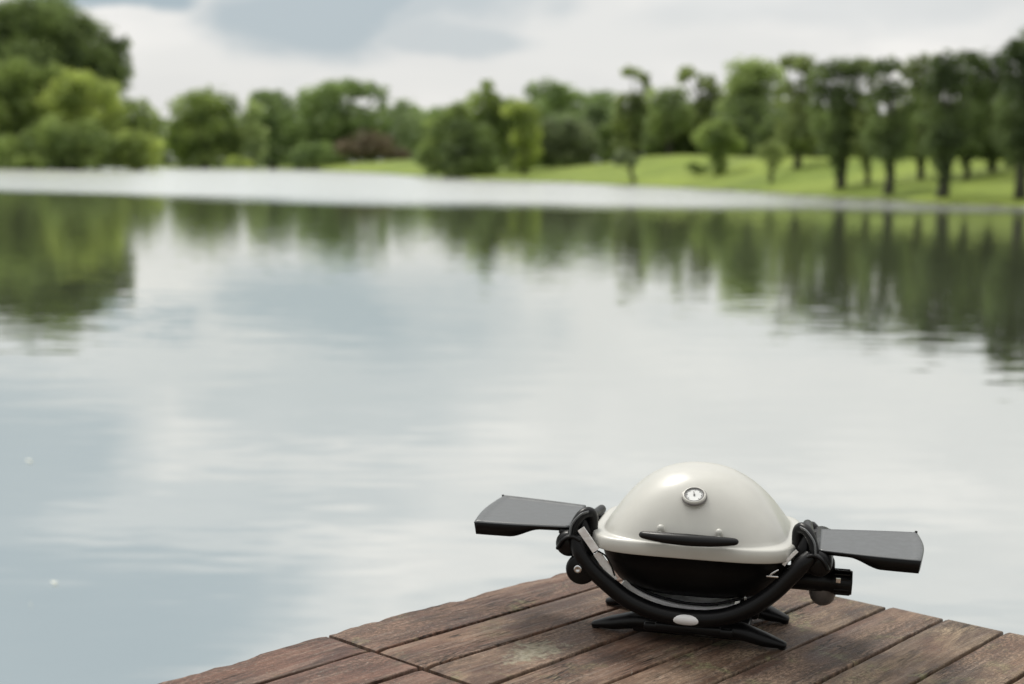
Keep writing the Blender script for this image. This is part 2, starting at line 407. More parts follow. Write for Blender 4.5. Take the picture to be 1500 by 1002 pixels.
# ------------------------------------------------------------------ trees
def unit(n):
    v = rng.normal(size=(n, 3)); return v/np.linalg.norm(v, axis=1, keepdims=True)
def crown_quads(lobes, s, cov, droop=0.):
    """lobes (centre, (rx,ry,rz)); clumps of leaf sprays on and in each lobe"""
    out = []
    for c, rr in lobes:
        rr = np.array(rr); rm = rr.mean()
        nc = int(np.clip(14*cov, 9, 30)); cd = unit(nc); cd[:, 2] = cd[:, 2]*.9+.08
        cc = c + cd*rr*rng.uniform(.55, .92, (nc, 1)); cr = rm*rng.uniform(.24, .46, nc)
        area = 4*math.pi*cr**2
        k = np.maximum(8, (area/(s*s)*1.15*cov).astype(int))
        idx = np.repeat(np.arange(nc), k); n = len(idx)
        dv = unit(n); rad = rng.uniform(.55, 1.12, (n, 1))
        p = cc[idx] + dv*cr[idx][:, None]*rad*np.array([1, 1, .85])
        # inner filling
        ni = int(9*(rm/s)**2*cov); pi_ = c + unit(ni)*rr*(rng.uniform(0, .8, (ni, 1))**.5)
        # loose sprays past the outline
        no = int(1.6*(rm/s)**2*cov); dvo = unit(no); po = c + dvo*rr*rng.uniform(.9, 1.16, (no, 1))
        keep = (np.sin(dvo[:, 0]*7+c[0])*np.sin(dvo[:, 2]*8+c[2])*np.sin(dvo[:, 1]*6)) > -.05; po = po[keep]; dvo = dvo[keep]
        P = np.concatenate([p, pi_, po]); O = np.concatenate([dv, unit(ni), dvo])
        P[:, 2] -= droop*rng.uniform(0, 1, len(P))*rm*.3
        nn = O*.8+unit(len(P))*.8+np.array([0, 0, .25]); nn /= np.linalg.norm(nn, axis=1, keepdims=True)
        a = np.cross(nn, unit(len(P))); a /= np.linalg.norm(a, axis=1, keepdims=True); b = np.cross(nn, a)
        sz = s*rng.uniform(.45, 1.0, (len(P), 1)); a = a*sz*.75; b = b*sz*.5
        out.append(np.stack([P-a, P-b*.9, P+a, P+b*.9], 1))
    return np.concatenate(out)
GRP = 'trees around the far shore'
def tree(name, label, mat, px, lobes, yb=None, D=None, trunk=6., leaf=4.6, cov=1., cat='tree', group=GRP, droop=0., lean=0., hollow=None, limbs=True):
    """lobes [(px, py, rx, ry)] in photo units, turned into metres at the tree's distance"""
    if D is None:
        D = ground(px, yb)
        if D is None: D = prof(azim(px))[1]*.97
    elif px > 740: D *= float(np.interp(px, (740, 800, 900, 1000, 1100, 1200), (1, .93, .86, .80, .77, .75)))
    if group == 'row of tall trees on the right lawn':
        yb_ = yb or 255; lw = 9+trunk*.9; lobes = lobes+[(px-lw*.8, 214, lw*1.1, 17), (px+lw*.9, 208, lw*1.1, 18), (px+rng.uniform(-4, 4), 232, lw*.62, 17), (px+rng.uniform(-3, 3), 232+(yb_-232)*.55, trunk*.62, (yb_-232)*.32)]
        lean = rng.uniform(-7, 7); cov = max(cov, .95)
    az = azim(px); base = np.array([math.sin(az)*D, math.cos(az)*D, gz(az, D)-.1])
    mpp = D/F; t = empty(name, tuple(base)); tag(t, label, cat, group)
    L = []
    for i, (x, y, rx, ry) in enumerate(lobes):
        dj = (rng.uniform(-.35, .35) if i else 0)*rx*mpp
        c = at(x, y, D+dj) - base
        L.append((c, (rx*mpp*1.14, rx*mpp*1.0, ry*mpp*1.14)))
    s = leaf*mpp
    V = crown_quads(L, s, cov, droop)
    V[..., 2] = np.maximum(V[..., 2], .12)
    if hollow is not None:
        for hx, hy, hr in hollow:
            h = at(hx, hy, D)-base; cv = V.mean(1); d2 = np.hypot((cv-h)@RT, (cv-h)@UP)
            V = V[(d2 > hr*mpp) | (rng.random(len(V)) < .22)]
    link('crown', quads_mesh('crown', V), LM[mat], t)
    # trunk and limbs
    bm = bmesh.new(); w = trunk*mpp/2*1.35
    top = max(L, key=lambda q: q[0][2])[0]; lowest = min(L, key=lambda q: q[0][2]); 
    mainh = top*np.array([.6, .6, .85]); k1 = np.array([lean*mpp, 0, mainh[2]*.3])
    tube(bm, [(-.0, 0, -.3), tuple(k1*.4+np.array([0, 0, .1])), tuple(k1), tuple(k1*.4+mainh*.45), tuple(mainh)], [w*1.5, w*1.05, w*.9, w*.6, w*.15], seg=8, n=3)
    if limbs:
        for c, rr in L:
            h0 = np.array([k1[0], k1[1], 0])*.8 + np.array([0, 0, np.clip(c[2]*.5, mainh[2]*.18, mainh[2]*.7)])
            if abs(c-h0).max() < .5: continue
            mid = (h0*.45+c*.55)+np.array([0, 0, rr[2]*.1])
            tube(bm, [tuple(h0), tuple(mid), tuple(c+np.array([0, 0, rr[2]*.4]))], [w*.42, w*.3, w*.1], seg=6, n=3)
    bm_obj('trunk', bm, M['bark'], t)
    return t

T = tree
# far left headland
T('broadleaf_tree', 'tallest dark ragged tree on the left headland, rising behind the green bushes', 'deep', 60,
  [(20, 70, 70, 55), (75, 60, 60, 50), (120, 75, 48, 45), (30, 32, 34, 26), (75, 38, 30, 24), (110, 45, 28, 22), (150, 95, 34, 30), (165, 75, 22, 22), (178, 108, 18, 13), (172, 125, 18, 14), (-40, 70, 60, 60), (60, 115, 90, 40), (128, 42, 16, 16), (182, 62, 9, 9), (15, 15, 14, 10), (140, 130, 40, 30)], D=318, trunk=14, leaf=4.2)
T('broadleaf_tree', 'broad mid green tree filling the left edge in front of the tallest dark tree', 'mid', 30,
  [(10, 170, 62, 55), (55, 140, 45, 40), (25, 120, 36, 26), (-40, 150, 60, 70), (50, 205, 52, 40), (0, 220, 60, 30), (80, 180, 40, 40)], D=300, trunk=12)
T('broadleaf_tree', 'bright lime topped tree between the left edge tree and the low willow', 'bright', 120,
  [(105, 130, 32, 26), (125, 150, 36, 30), (150, 155, 30, 30), (85, 155, 28, 28), (140, 185, 36, 32)], D=292, trunk=9)
T('leafy_bush', 'shaded green waterside bush under the bright lime topped tree', 'mid', 105,
  [(75, 212, 34, 32), (110, 208, 32, 34), (140, 218, 28, 26), (45, 222, 24, 22), (15, 225, 26, 20), (90, 238, 34, 9), (130, 238, 30, 9), (40, 239, 34, 8)], D=280, trunk=5, cat='bush', group='bushes on the far shore')
T('broadleaf_tree', 'rounded olive green tree rising just behind the low willow', 'mid', 195,
  [(185, 175, 30, 30), (210, 180, 26, 30), (220, 205, 20, 30), (175, 205, 30, 30)], D=300, trunk=8)
T('weeping_willow', 'low yellow green willow at the right tip of the left headland', 'bright', 205,
  [(170, 215, 26, 26), (200, 212, 28, 24), (222, 218, 17, 24), (185, 232, 26, 13), (215, 234, 20, 11)], D=282, trunk=6, droop=1)
# second clump
T('broadleaf_tree', 'dome shaped tree standing alone right of the gap after the headland', 'mid', 300,
  [(285, 165, 32, 30), (315, 162, 30, 28), (295, 190, 40, 32), (330, 185, 24, 35), (265, 205, 20, 32), (305, 222, 45, 20), (340, 215, 18, 25)], D=405, trunk=9)
T('slender_tree', 'narrow pale green tree squeezed beside the dome shaped tree', 'pale', 372,
  [(368, 175, 13, 32), (375, 205, 14, 30), (365, 225, 14, 18)], D=400, trunk=4, leaf=4)
T('broadleaf_tree', 'dark tree with a flat ragged top left of the big rounded tree', 'cool', 400,
  [(395, 138, 18, 6), (380, 148, 14, 12), (410, 160, 24, 22), (385, 172, 24, 24), (412, 195, 28, 30), (390, 215, 30, 25), (425, 222, 22, 20)], D=415, trunk=8)
T('broadleaf_tree', 'big rounded tree with a see through hole near its right top', 'cool', 500,
  [(465, 150, 28, 25), (490, 138, 28, 22), (525, 130, 30, 14), (555, 145, 16, 20), (478, 178, 40, 30), (515, 180, 35, 26), (455, 205, 30, 32), (495, 212, 35, 26), (555, 178, 18, 24), (535, 205, 30, 25)], D=420, trunk=9, hollow=[(545, 155, 13), (528, 148, 8)])
T('copper_bush', 'copper red bush at the back of the small lawn wedge', 'red', 545,
  [(515, 218, 22, 16), (540, 212, 26, 18), (568, 220, 22, 15), (590, 228, 12, 9)], D=398, trunk=4, cat='bush', group='bushes on the far shore')
T('leafy_bush', 'dark green bush left of the copper red bush', 'cool', 462,
  [(445, 228, 22, 14), (475, 224, 22, 16), (495, 232, 16, 10)], D=402, trunk=4, cat='bush', group='bushes on the far shore')
T('leafy_bush', 'small lime bush low on the shore right of the dome shaped tree', 'bright', 352,
  [(345, 238, 14, 7), (362, 240, 11, 5)], D=372, trunk=2, cat='bush', group='bushes on the far shore', leaf=3.4)
T('broadleaf_tree', 'hazy green tree behind the lawn wedge with copper bush', 'cool', 592,
  [(580, 178, 22, 24), (600, 172, 22, 20), (622, 182, 22, 22), (590, 205, 28, 26), (618, 210, 24, 24)], D=440, trunk=7)
T('broadleaf_tree', 'hazy lower tree just left of the dark waterside clump', 'cool', 645,
  [(632, 190, 20, 24), (650, 172, 18, 18), (660, 192, 20, 26), (642, 212, 24, 20)], D=400, trunk=6)
# waterside clump
T('broadleaf_tree', 'tall light green tree with pointed tip at the centre waterside clump', 'mid', 722,
  [(714, 128, 12, 12), (710, 145, 20, 16), (700, 165, 28, 22), (725, 165, 24, 22), (745, 175, 26, 26), (768, 170, 20, 22), (725, 195, 40, 28), (770, 200, 22, 26), (745, 222, 38, 26), (778, 225, 16, 22)], D=236, trunk=8)
T('broadleaf_tree', 'lime green tree forming the right shoulder of the waterside clump', 'bright', 768,
  [(755, 160, 18, 16), (772, 172, 16, 18), (780, 195, 13, 20), (765, 198, 18, 18), (775, 222, 16, 18), (765, 240, 16, 12)], D=229, trunk=5)
T('evergreen_bush', 'large dark dome of foliage touching the water at the centre', 'deep', 680,
  [(680, 195, 22, 22), (695, 210, 26, 26), (665, 225, 22, 20), (680, 240, 30, 14), (708, 235, 24, 20), (716, 248, 16, 8), (690, 249, 30, 8)], D=222, trunk=8, cat='bush', group='bushes on the far shore')
T('leafy_bush', 'green leafy bush wrapping the left side of the dark central dome', 'mid', 655,
  [(668, 172, 22, 18), (650, 192, 24, 26), (640, 220, 24, 26), (625, 236, 14, 16), (672, 160, 14, 12), (645, 246, 22, 9)], D=226, trunk=4, cat='bush', group='bushes on the far shore')
# behind the middle
T('broadleaf_tree', 'dark round headed tree rising right of the waterside clump', 'cool', 815,
  [(800, 138, 26, 20), (825, 142, 26, 20), (845, 158, 20, 20), (808, 160, 34, 24), (835, 178, 26, 20), (812, 195, 40, 26), (790, 215, 30, 26)], D=330, trunk=8)
T('leafy_bush', 'wide grey green bush at the left back edge of the lawn', 'grey', 830,
  [(800, 205, 22, 26), (825, 202, 24, 24), (850, 208, 24, 28), (815, 228, 32, 16), (860, 230, 22, 14)], D=262, trunk=5, cat='bush', group='bushes on the far shore')
T('broadleaf_tree', 'blue green tree between the dark round headed tree and slender top', 'cool', 885,
  [(870, 148, 16, 16), (888, 150, 16, 18), (875, 175, 22, 26), (895, 180, 18, 30), (882, 210, 26, 24)], D=345, trunk=6)
T('slender_tree', 'slender dark tree with a bent wispy tip above the lawn', 'olive', 928,
  [(925, 105, 13, 7), (940, 113, 10, 8), (947, 125, 6, 9), (918, 150, 16, 17), (936, 150, 16, 17), (915, 178, 16, 22), (935, 180, 18, 26), (925, 212, 22, 24)], D=262, trunk=6)
T('broadleaf_tree', 'light green tree with dark hollow beneath at the back of the lawn', 'pale', 980,
  [(965, 145, 20, 16), (990, 143, 22, 16), (978, 168, 30, 22), (1000, 175, 18, 24), (955, 195, 14, 28), (970, 190, 22, 18)], D=262, trunk=6)
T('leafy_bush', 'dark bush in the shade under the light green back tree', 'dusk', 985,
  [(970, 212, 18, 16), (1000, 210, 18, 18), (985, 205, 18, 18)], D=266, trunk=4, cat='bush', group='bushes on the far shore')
T('broadleaf_tree', 'tree with a separate dark green cap behind the small lit tree', 'olive', 1035,
  [(1008, 106, 15, 8), (1000, 115, 9, 9), (1035, 125, 16, 14), (1045, 145, 20, 20), (1030, 162, 18, 18), (1012, 180, 18, 18), (1045, 190, 28, 30)], D=272, trunk=6)
T('broadleaf_tree', 'tall pale green tree with the highest rounded top in the middle', 'pale', 1100,
  [(1085, 105, 22, 18), (1108, 100, 24, 16), (1095, 130, 34, 26), (1125, 125, 26, 26), (1080, 155, 26, 30), (1120, 160, 32, 30), (1140, 190, 26, 26)], D=262, trunk=8)
T('broadleaf_tree', 'dark green tree in front of the tall pale one', 'deep', 1098,
  [(1085, 158, 20, 18), (1105, 165, 20, 20), (1095, 185, 24, 20), (1118, 195, 16, 22), (1100, 212, 22, 18)], D=246, trunk=6)
T('small_tree', 'small sunlit round tree with dark stem standing on the open lawn', 'mid', 1051,
  [(1048, 188, 22, 16), (1035, 202, 22, 16), (1062, 200, 20, 16), (1078, 212, 16, 12), (1050, 215, 26, 14), (1052, 235, 11, 18), (1055, 248, 13, 8)], yb=256, trunk=6, leaf=3.8, group='small trees on the lawn')
T('leafy_bush', 'tiny low bush left of the small sunlit tree on the lawn', 'mid', 1022,
  [(1014, 244, 9, 6), (1026, 248, 12, 6)], yb=256, trunk=2, leaf=3, cat='bush', group='bushes on the far shore')
T('small_tree', 'small greyish tree leaning at the water edge of the lawn', 'grey', 930,
  [(913, 228, 14, 10), (925, 234, 11, 9), (905, 238, 7, 6)], yb=267, trunk=5, leaf=3.2, group='small trees on the lawn', lean=-4)
T('small_tree', 'thin brownish sapling with V shaped crown on the lawn', 'olive', 1130,
  [(1116, 222, 11, 14), (1142, 224, 12, 14), (1130, 238, 12, 14), (1131, 215, 12, 12), (1129, 256, 4, 8)], yb=268, trunk=4, leaf=3.2, cov=.7, group='small trees on the lawn')
# right hand row
T('broadleaf_tree', 'tree with an arched top and a bright sky hole beside the tall pale tree', 'olive', 1168,
  [(1148, 92, 14, 9), (1168, 92, 20, 12), (1182, 112, 12, 20), (1160, 148, 26, 24), (1178, 165, 22, 30), (1165, 192, 30, 24), (1160, 210, 20, 14), (1180, 212, 16, 14)], yb=246, trunk=7, hollow=[(1153, 110, 10)])
ROW = 'row of tall trees on the right lawn'
T('shade_tree', 'leftmost tall tree of the right hand row, twin stems in the lawn', 'deep', 1232,
  [(1205, 112, 22, 22), (1232, 102, 24, 16), (1255, 106, 22, 18), (1210, 150, 26, 28), (1240, 142, 28, 26), (1222, 182, 30, 28), (1250, 180, 20, 28), (1232, 212, 28, 18), (1226, 234, 10, 20)], yb=276, trunk=9, group=ROW, hollow=[(1268, 118, 9)])
T('shade_tree', 'slim tree between twin stemmed tree and the one with bright gaps', 'olive', 1272,
  [(1270, 100, 16, 12), (1282, 130, 12, 18), (1264, 165, 16, 26), (1280, 190, 16, 24), (1270, 215, 18, 16)], yb=271, trunk=5, group=ROW, cov=.8)
T('shade_tree', 'airy tree of the right row with bright sky gaps in its crown', 'deep', 1303,
  [(1288, 102, 20, 12), (1300, 95, 16, 10), (1312, 130, 18, 14), (1325, 150, 18, 20), (1300, 178, 26, 20), (1285, 200, 20, 18), (1318, 195, 22, 22), (1303, 222, 24, 14), (1302, 245, 5, 16), (1278, 150, 12, 14), (1298, 140, 16, 14)], yb=284, trunk=9, group=ROW, cov=.8, hollow=[(1284, 118, 10), (1336, 142, 8)])
T('shade_tree', 'full crowned tree with pale olive middle in the right row', 'olive', 1350,
  [(1335, 102, 20, 14), (1360, 96, 20, 14), (1345, 125, 24, 20), (1365, 145, 22, 22), (1345, 172, 26, 26), (1340, 205, 26, 22)], yb=262, trunk=6, group=ROW)
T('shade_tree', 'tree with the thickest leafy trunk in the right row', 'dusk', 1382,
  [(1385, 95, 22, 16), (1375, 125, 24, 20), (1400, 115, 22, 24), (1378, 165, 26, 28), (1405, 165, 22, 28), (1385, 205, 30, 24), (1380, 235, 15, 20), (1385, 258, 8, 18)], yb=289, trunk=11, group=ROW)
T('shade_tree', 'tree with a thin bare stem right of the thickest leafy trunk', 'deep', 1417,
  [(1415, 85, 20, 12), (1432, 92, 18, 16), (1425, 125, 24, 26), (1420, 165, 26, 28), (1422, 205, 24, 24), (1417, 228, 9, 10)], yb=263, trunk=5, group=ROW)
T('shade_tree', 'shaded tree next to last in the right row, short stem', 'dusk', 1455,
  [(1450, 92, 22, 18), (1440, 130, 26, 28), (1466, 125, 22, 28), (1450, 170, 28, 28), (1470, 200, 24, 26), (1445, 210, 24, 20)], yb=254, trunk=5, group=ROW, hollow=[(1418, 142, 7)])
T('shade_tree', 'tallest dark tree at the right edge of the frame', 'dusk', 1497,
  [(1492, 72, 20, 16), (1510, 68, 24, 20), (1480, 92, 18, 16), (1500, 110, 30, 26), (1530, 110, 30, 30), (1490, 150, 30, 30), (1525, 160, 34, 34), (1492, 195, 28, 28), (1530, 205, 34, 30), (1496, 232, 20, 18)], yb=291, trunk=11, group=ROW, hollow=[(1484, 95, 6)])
# woods edge behind the lawn
BK = 'trees at the back edge of the lawn'
BL = ['smooth dark tree at the back, above the gap between twin stems', 'dark back tree seen between the slim and airy row trees', 'back tree behind the airy tree with bright sky gaps',
      'back tree filling the space left of the thickest leafy trunk', 'back tree between the thickest trunk and the thin bare stem', 'back tree behind the shaded next to last row tree', 'back tree just left of the right edge tree',
      'back tree left of the twin stemmed row tree', 'back tree behind the V shaped sapling', 'dim tree at the back between small sunlit tree and sapling']
for i, (x, yt) in enumerate(((1240, 165), (1282, 178), (1318, 170), (1355, 168), (1400, 165), (1440, 160), (1478, 165), (1195, 160), (1140, 178), (1075, 175))):
    yy = 232
    T('back_tree', BL[i], ('cool', 'deep', 'grey', 'deep', 'dusk')[i % 5], x, [(x-12, yt+16, 20, 18), (x+12, yt+14, 20, 18), (x, yt+38, 28, 20), (x-14, yy-12, 20, 14), (x+14, yy-12, 20, 14)], D=(prof(azim(x))[1]*1.03+(i % 3)*4)/float(np.interp(x, (740, 800, 900, 1000, 1100, 1200), (1, .93, .86, .80, .77, .75))), trunk=5, leaf=5, group=BK)
BL2 = ['dim tree at the back, right of the bent wispy tip', 'dim tree behind the slender dark tree', 'hazy tree behind the wide grey green bush', 'hazy tree in the gap left of the big rounded tree', 'dim tree behind the light green back tree', 'hazy tree behind the waterside clump shoulder']
for i, (x, yt, d) in enumerate(((958, 160, 268), (905, 175, 272), (845, 190, 290), (440, 180, 428), (1015, 165, 276), (785, 185, 300))):
    T('back_tree', BL2[i], ('cool', 'deep', 'cool')[i % 3], x, [(x-10, yt+14, 18, 16), (x+10, yt+16, 18, 16), (x, yt+38, 24, 20), (x, yt+52, 26, 14)], D=d, trunk=4, leaf=5, group=BK)

# far-off wood behind everything, one mass
L = []
for x in list(range(-700, 1640, 15))+list(range(1640, 2700, 22)):
    az = azim(x); D = prof(az)[1]*1.16+rng.uniform(0, 14); mpp = D/F; g = gz(az, D)
    top = float(np.interp(x, (-100, 200, 240, 262, 340, 450, 600, 680, 800, 900, 1060, 1200, 1600), (185, 180, 190, 176, 166, 160, 172, 180, 168, 158, 152, 168, 165)))+6*math.sin(x*.041)+5*math.sin(x*.097+1)+rng.uniform(-4, 4)
    y = top+10
    while at(x, y, D)[2] > g-1:
        L.append((at(x+rng.uniform(-5, 5), y, D), (17*mpp, 12*mpp, 15*mpp))); y += 17
V = crown_quads(L, 5.2*260/F, .75); link('far_woods', quads_mesh('far_woods', V), LM['far'])
tag(bpy.data.objects['far_woods'], 'continuous far-off wood closing the view behind all lakeside trees', kind='stuff')

# ------------------------------------------------------------------ dock
GZ = -1.06456; DECK = CH+GZ
def P2(px, py): return on_z(px, py, DECK)[:2]
seams = [[(478, 929.4), (828.6, 838)], [(551.6, 954), (875.5, 860.2)], [(623, 978.6), (895.5, 893.7)], [(725.8, 1001), (934.5, 924)], [(891, 1000), (1045, 939)], [(1047, 1000), (1298.5, 889.3)], [(1196.7, 1000), (1380.8, 906.7)], [(1337.5, 1000), (1469.7, 926)]]
seams = [(P2(*a), P2(*b)) for a, b in seams]
u7 = seams[7][1]-seams[7][0]; u7 /= np.linalg.norm(u7); n7 = np.array([u7[1], -u7[0]])
for k in range(1, 20): seams.append((seams[7][0]+n7*.149*k, seams[7][1]+n7*.149*k))
seamL = [(P2(236, 1001.5), P2(474, 931.5)), (P2(381.9, 1001), P2(533.7, 955)), (P2(560.5, 996.4), P2(614, 978.6))]
cross = (P2(478, 929.4), P2(685.6, 1001)); edge = (P2(1233.5, 873), P2(1469.7, 924))
def isect(l1, l2):
    a, b = l1; c, d = l2; A = np.array([b-a, -(d-c)]).T; t = np.linalg.solve(A, c-a); return a+(b-a)*t[0]
boards = []                               # (start0, start1, end0, end1): side 0 = upper left edge
gap = .0056
def shift(l, s):                          # move a seam line sideways
    d = l[1]-l[0]; d = d/np.linalg.norm(d); n = np.array([d[1], -d[0]]); return (l[0]+n*s, l[1]+n*s)
cu = cross[1]-cross[0]; cu /= np.linalg.norm(cu); cn = np.array([-cu[1], cu[0]])
for i in range(len(seams)-1):
    a = shift(seams[i], gap if i else 0); b = shift(seams[i+1], -gap)
    cr = (cross[0]+cn*gap, cross[1]+cn*gap); j = rng.uniform(-.007, .007)
    ed = (edge[0]+u7*j, edge[1]+u7*j)
    boards.append((isect(a, cr), isect(b, cr), isect(a, ed), isect(b, ed), i))
    La = seamL[i] if i < 3 else seams[i]; Lb = seamL[i+1] if i+1 < 3 else seams[i+1]
    La = shift(La, gap if i else 0); Lb = shift(Lb, -gap); cr2 = (cross[0]-cn*gap, cross[1]-cn*gap)
    far_ = (cross[0]-cn*2.6, cross[1]-cn*2.6)
    boards.append((isect(La, far_), isect(Lb, far_), isect(La, cr2), isect(Lb, cr2), i+40))
bm = bmesh.new(); uvl = bm.loops.layers.uv.new('UVMap'); tl = bm.loops.layers.float_color.new('tint')
TH = .034
for (s0, s1, e0, e1, bi) in boards:
    L = np.linalg.norm(e0-s0); n = max(12, int(L/.02)); W = np.linalg.norm(s1-s0)
    dz = rng.uniform(-.0018, .0018); tz = rng.uniform(-.0015, .0015)
    ph = rng.uniform(0, 20, 6); uo, vo = rng.uniform(0, 30), rng.uniform(0, 30)
    base_i = bi % 40
    tint = ([.25, .45, .45, .5, .9, .5, .95, .8, .55][base_i] if base_i < 9 else rng.uniform(.2, .8)) if bi < 40 else rng.uniform(0, .3)
    alg = ([.7, .15, .5, .35, .9, .6, .8, .35, .3][base_i] if base_i < 9 else .5) if bi < 40 else .25
    prof_w = [(0, -TH), (0, -.004), (.0008, -.0012), (.0025, 0), (.3, 0), (.5, .0), (.7, 0), (-.0025, 0), (-.0008, -.0012), (-.0, -.004), (-.0, -TH)]
    rings = []
    for k in range(n+1):
        t = k/n; p0 = s0+(e0-s0)*t; p1 = s1+(e1-s1)*t; ac = p1-p0; w = np.linalg.norm(ac); ac = ac/w
        rag = .0055 if bi % 40 == 0 else .0012
        x = t*L
        j0 = rag*(math.sin(x*19+ph[0])+.7*math.sin(x*47+ph[1])+.5*math.sin(x*101+ph[2]))*.5
        j1 = .0012*(math.sin(x*23+ph[3])+.7*math.sin(x*57+ph[4]))*.6
        rnd = .006 if k in (0, n) else 0
        ring = []
        for q, (o, z) in enumerate(prof_w):
            if q < 4: off = o+j0*(1 if q < 3 else .6)
            elif q > 6: off = w+o+j1
            else: off = o*w
            zz = z+dz+tz*(off/w-.5)+.0006*math.sin(x*5+ph[5]) - (.0025 if rnd and z > -.005 else 0)
            if bi % 40 == 0 and q in (1, 2, 3): zz -= max(0, j0)*.8
            pp = p0+ac*off
            ring.append((bm.verts.new((pp[0], pp[1], DECK+zz)), x+uo, off+vo))
        rings.append(ring)
    fs = []
    for A, B in zip(rings, rings[1:]):
        for q in range(len(A)-1): fs.append(([A[q], B[q], B[q+1], A[q+1]]))
        fs.append([A[-1], B[-1], B[0], A[0]])
    fs.append(rings[0]); fs.append(rings[-1][::-1])
    for vs in fs:
        f = bm.faces.new([v[0] for v in vs])
        for lp, v in zip(f.loops, vs): lp[uvl].uv = (v[1], v[2]); lp[tl] = (tint, alg, 0, 1)
dock = empty('wooden_dock', (float(cross[0][0]), float(cross[0][1]), 0))
tag(dock, 'weathered reddish brown plank dock corner jutting over the lake', 'dock')
WM = wood_mat()
dk = bm_obj('decking', bm, WM, dock, smooth=False)
dk.matrix_parent_inverse = dock.matrix_basis.inverted()
def beam(a, b, w, z0, z1, name):
    a = np.array(a); b = np.array(b); L = np.linalg.norm(b-a); c = (a+b)/2; ang = math.atan2(b[1]-a[1], b[0]-a[0])
    bm = bmesh.new(); box(bm, (0, 0, 0), (L, w, z1-z0), .004)
    o = bm_obj(name, bm, M['beam'], dock, False); o.location = Vector((c[0], c[1], (z0+z1)/2))-dock.location; o.rotation_euler = (0, 0, ang); return o
M['beam'] = plain('dark_beam_wood', (.05, .038, .03), .8, 0, .002, 30, 0, .3)
eu = edge[1]-edge[0]; eu /= np.linalg.norm(eu)
corner = isect(seams[0], edge)
for off in (-.10, -.62, -1.14, -1.9, -2.7, -3.4):
    s = corner+u7*off+eu*.05; beam(s, s+eu*2.8, .06, DECK-TH-.155, DECK-TH-.003, 'joist')
for off, k in ((-.10, .15), (-.10, 2.2), (-1.14, .15), (-2.7, .15), (-2.7, 2.2)):
    s = corner+u7*(off-.075)+eu*k
    bm = bmesh.new(); lathe(bm, [(0, -3.0), (.07, -3.0), (.072, -1), (.07, -.05), (.066, -.043), (0, -.041)], (0, 0, 0), (0, 0, 1), 20)
    o = bm_obj('post', bm, M['beam'], dock); o.location = Vector((s[0], s[1], DECK))-dock.location

# ------------------------------------------------------------------ petals on the water
k = N('petal'); p = k.n('ShaderNodeBsdfPrincipled', Base__Color=(.85, .85, .72, 1), Roughness=.5); k.l(p.outputs[0], k.out.inputs[0])
for lab, (px, py), s in (('white petal floating on the lake, upper one at the left', (43, 676), .024), ('white petal floating on the lake, lower one at the left', (80, 855), .016), ('faint pale petal floating below the two white ones', (45, 886), .005)):
    bm = bmesh.new(); c = bm.verts.new((0, 0, 0)); rr = [bm.verts.new((s*(1+.25*math.sin(3*a+px))*math.cos(a), s*.75*math.sin(a), .006+.004*math.cos(2*a))) for a in np.linspace(0, 2*math.pi, 13)[:-1]]
    for i in range(12): bm.faces.new((c, rr[i], rr[(i+1) % 12]))
    q = on_z(px, py, 0); o = bm_obj('petal', bm, k.m); o.location = (q[0], q[1], .004); tag(o, lab, 'petal', 'petals floating on the lake')

# ------------------------------------------------------------------ the grill
G = empty('gas_grill', (.43845, 3.222, DECK), -.24)
tag(G, 'portable gas grill with pale domed lid and two folded out grey side tables', 'grill')
# lid
bm = bmesh.new(); Z0, ZD, HD = .213, .243, .138; A0, B0 = .207, .181
rg = [(Z0+.004, .222, .178, 4.4), (Z0, .228, .184, 4.4), (Z0, .2315, .1875, 4.4), (Z0+.002, .233, .189, 4.4), (Z0+.016, .2335, .1895, 4.4), (Z0+.025, .2325, .1885, 4.4), (Z0+.0285, .230, .186, 4.4), (Z0+.0302, .225, .1845, 4.2), (Z0+.0305, .215, .183, 3.9), (Z0+.0320, .2095, .182, 3.7)]
n = 44
for i in range(n):
    r = 1-(i/(n-1))**1.0*.985; t = (1-r**2.55)
    e = 3.6-1.4*min(1, t*1.2)
    rg.append((ZD+.004+HD*t, A0*r+.001, B0*r**.82, e))
rings_shell(bm, rg, 160); lid = bm_obj('lid', bm, M['enamel'], G)
# point and normal of dome front at height
def dome(x, z):
    t = (z-ZD-.004)/HD; r = (1-t)**(1/2.55); e = 3.6-1.4*min(1, t*1.2); a, b = A0*r, B0*r**.82
    return Vector((x, -b*(1-abs(x/a)**e)**(1/e), z))
# thermometer
pz = .338; p0 = dome(.003, pz); nrm = (dome(.003, pz+.004)-dome(.003, pz-.004)).cross(Vector((-1, 0, 0))).normalized()
if nrm.y > 0: nrm = -nrm
nrm = (nrm+Vector((0, 0, .7))).normalized()
th = empty('thermometer', p0+nrm*.0035); th.scale = (.88, .88, .88); th.parent = G; th.rotation_euler = nrm.to_track_quat('Z', 'Y').to_euler()
bm = bmesh.new(); lathe(bm, [(.018, .001), (.0195, .0), (.030, -.003), (.0305, .003), (.0285, .0065), (.0265, .0072), (.0245, .0065), (.0235, .004)], (0, 0, 0), (0, 0, 1), 64); bm_obj('bezel', bm, M['enamel'], th)
bm = bmesh.new(); lathe(bm, [(.0300, .0005), (.0318, .0022), (.0318, -.004)], (0, 0, 0), (0, 0, 1), 64); lathe(bm, [(.0240, .0060), (.0252, .0078), (.0262, .0066)], (0, 0, 0), (0, 0, 1), 64); bm_obj('bezel_ring', bm, M['smoke'], th)
bm = bmesh.new(); lathe(bm, [(.0235, .0042), (.0, .0044)], (0, 0, 0), (0, 0, 1), 48); bm_obj('dial', bm, M['white'], th, False)
bm = bmesh.new()
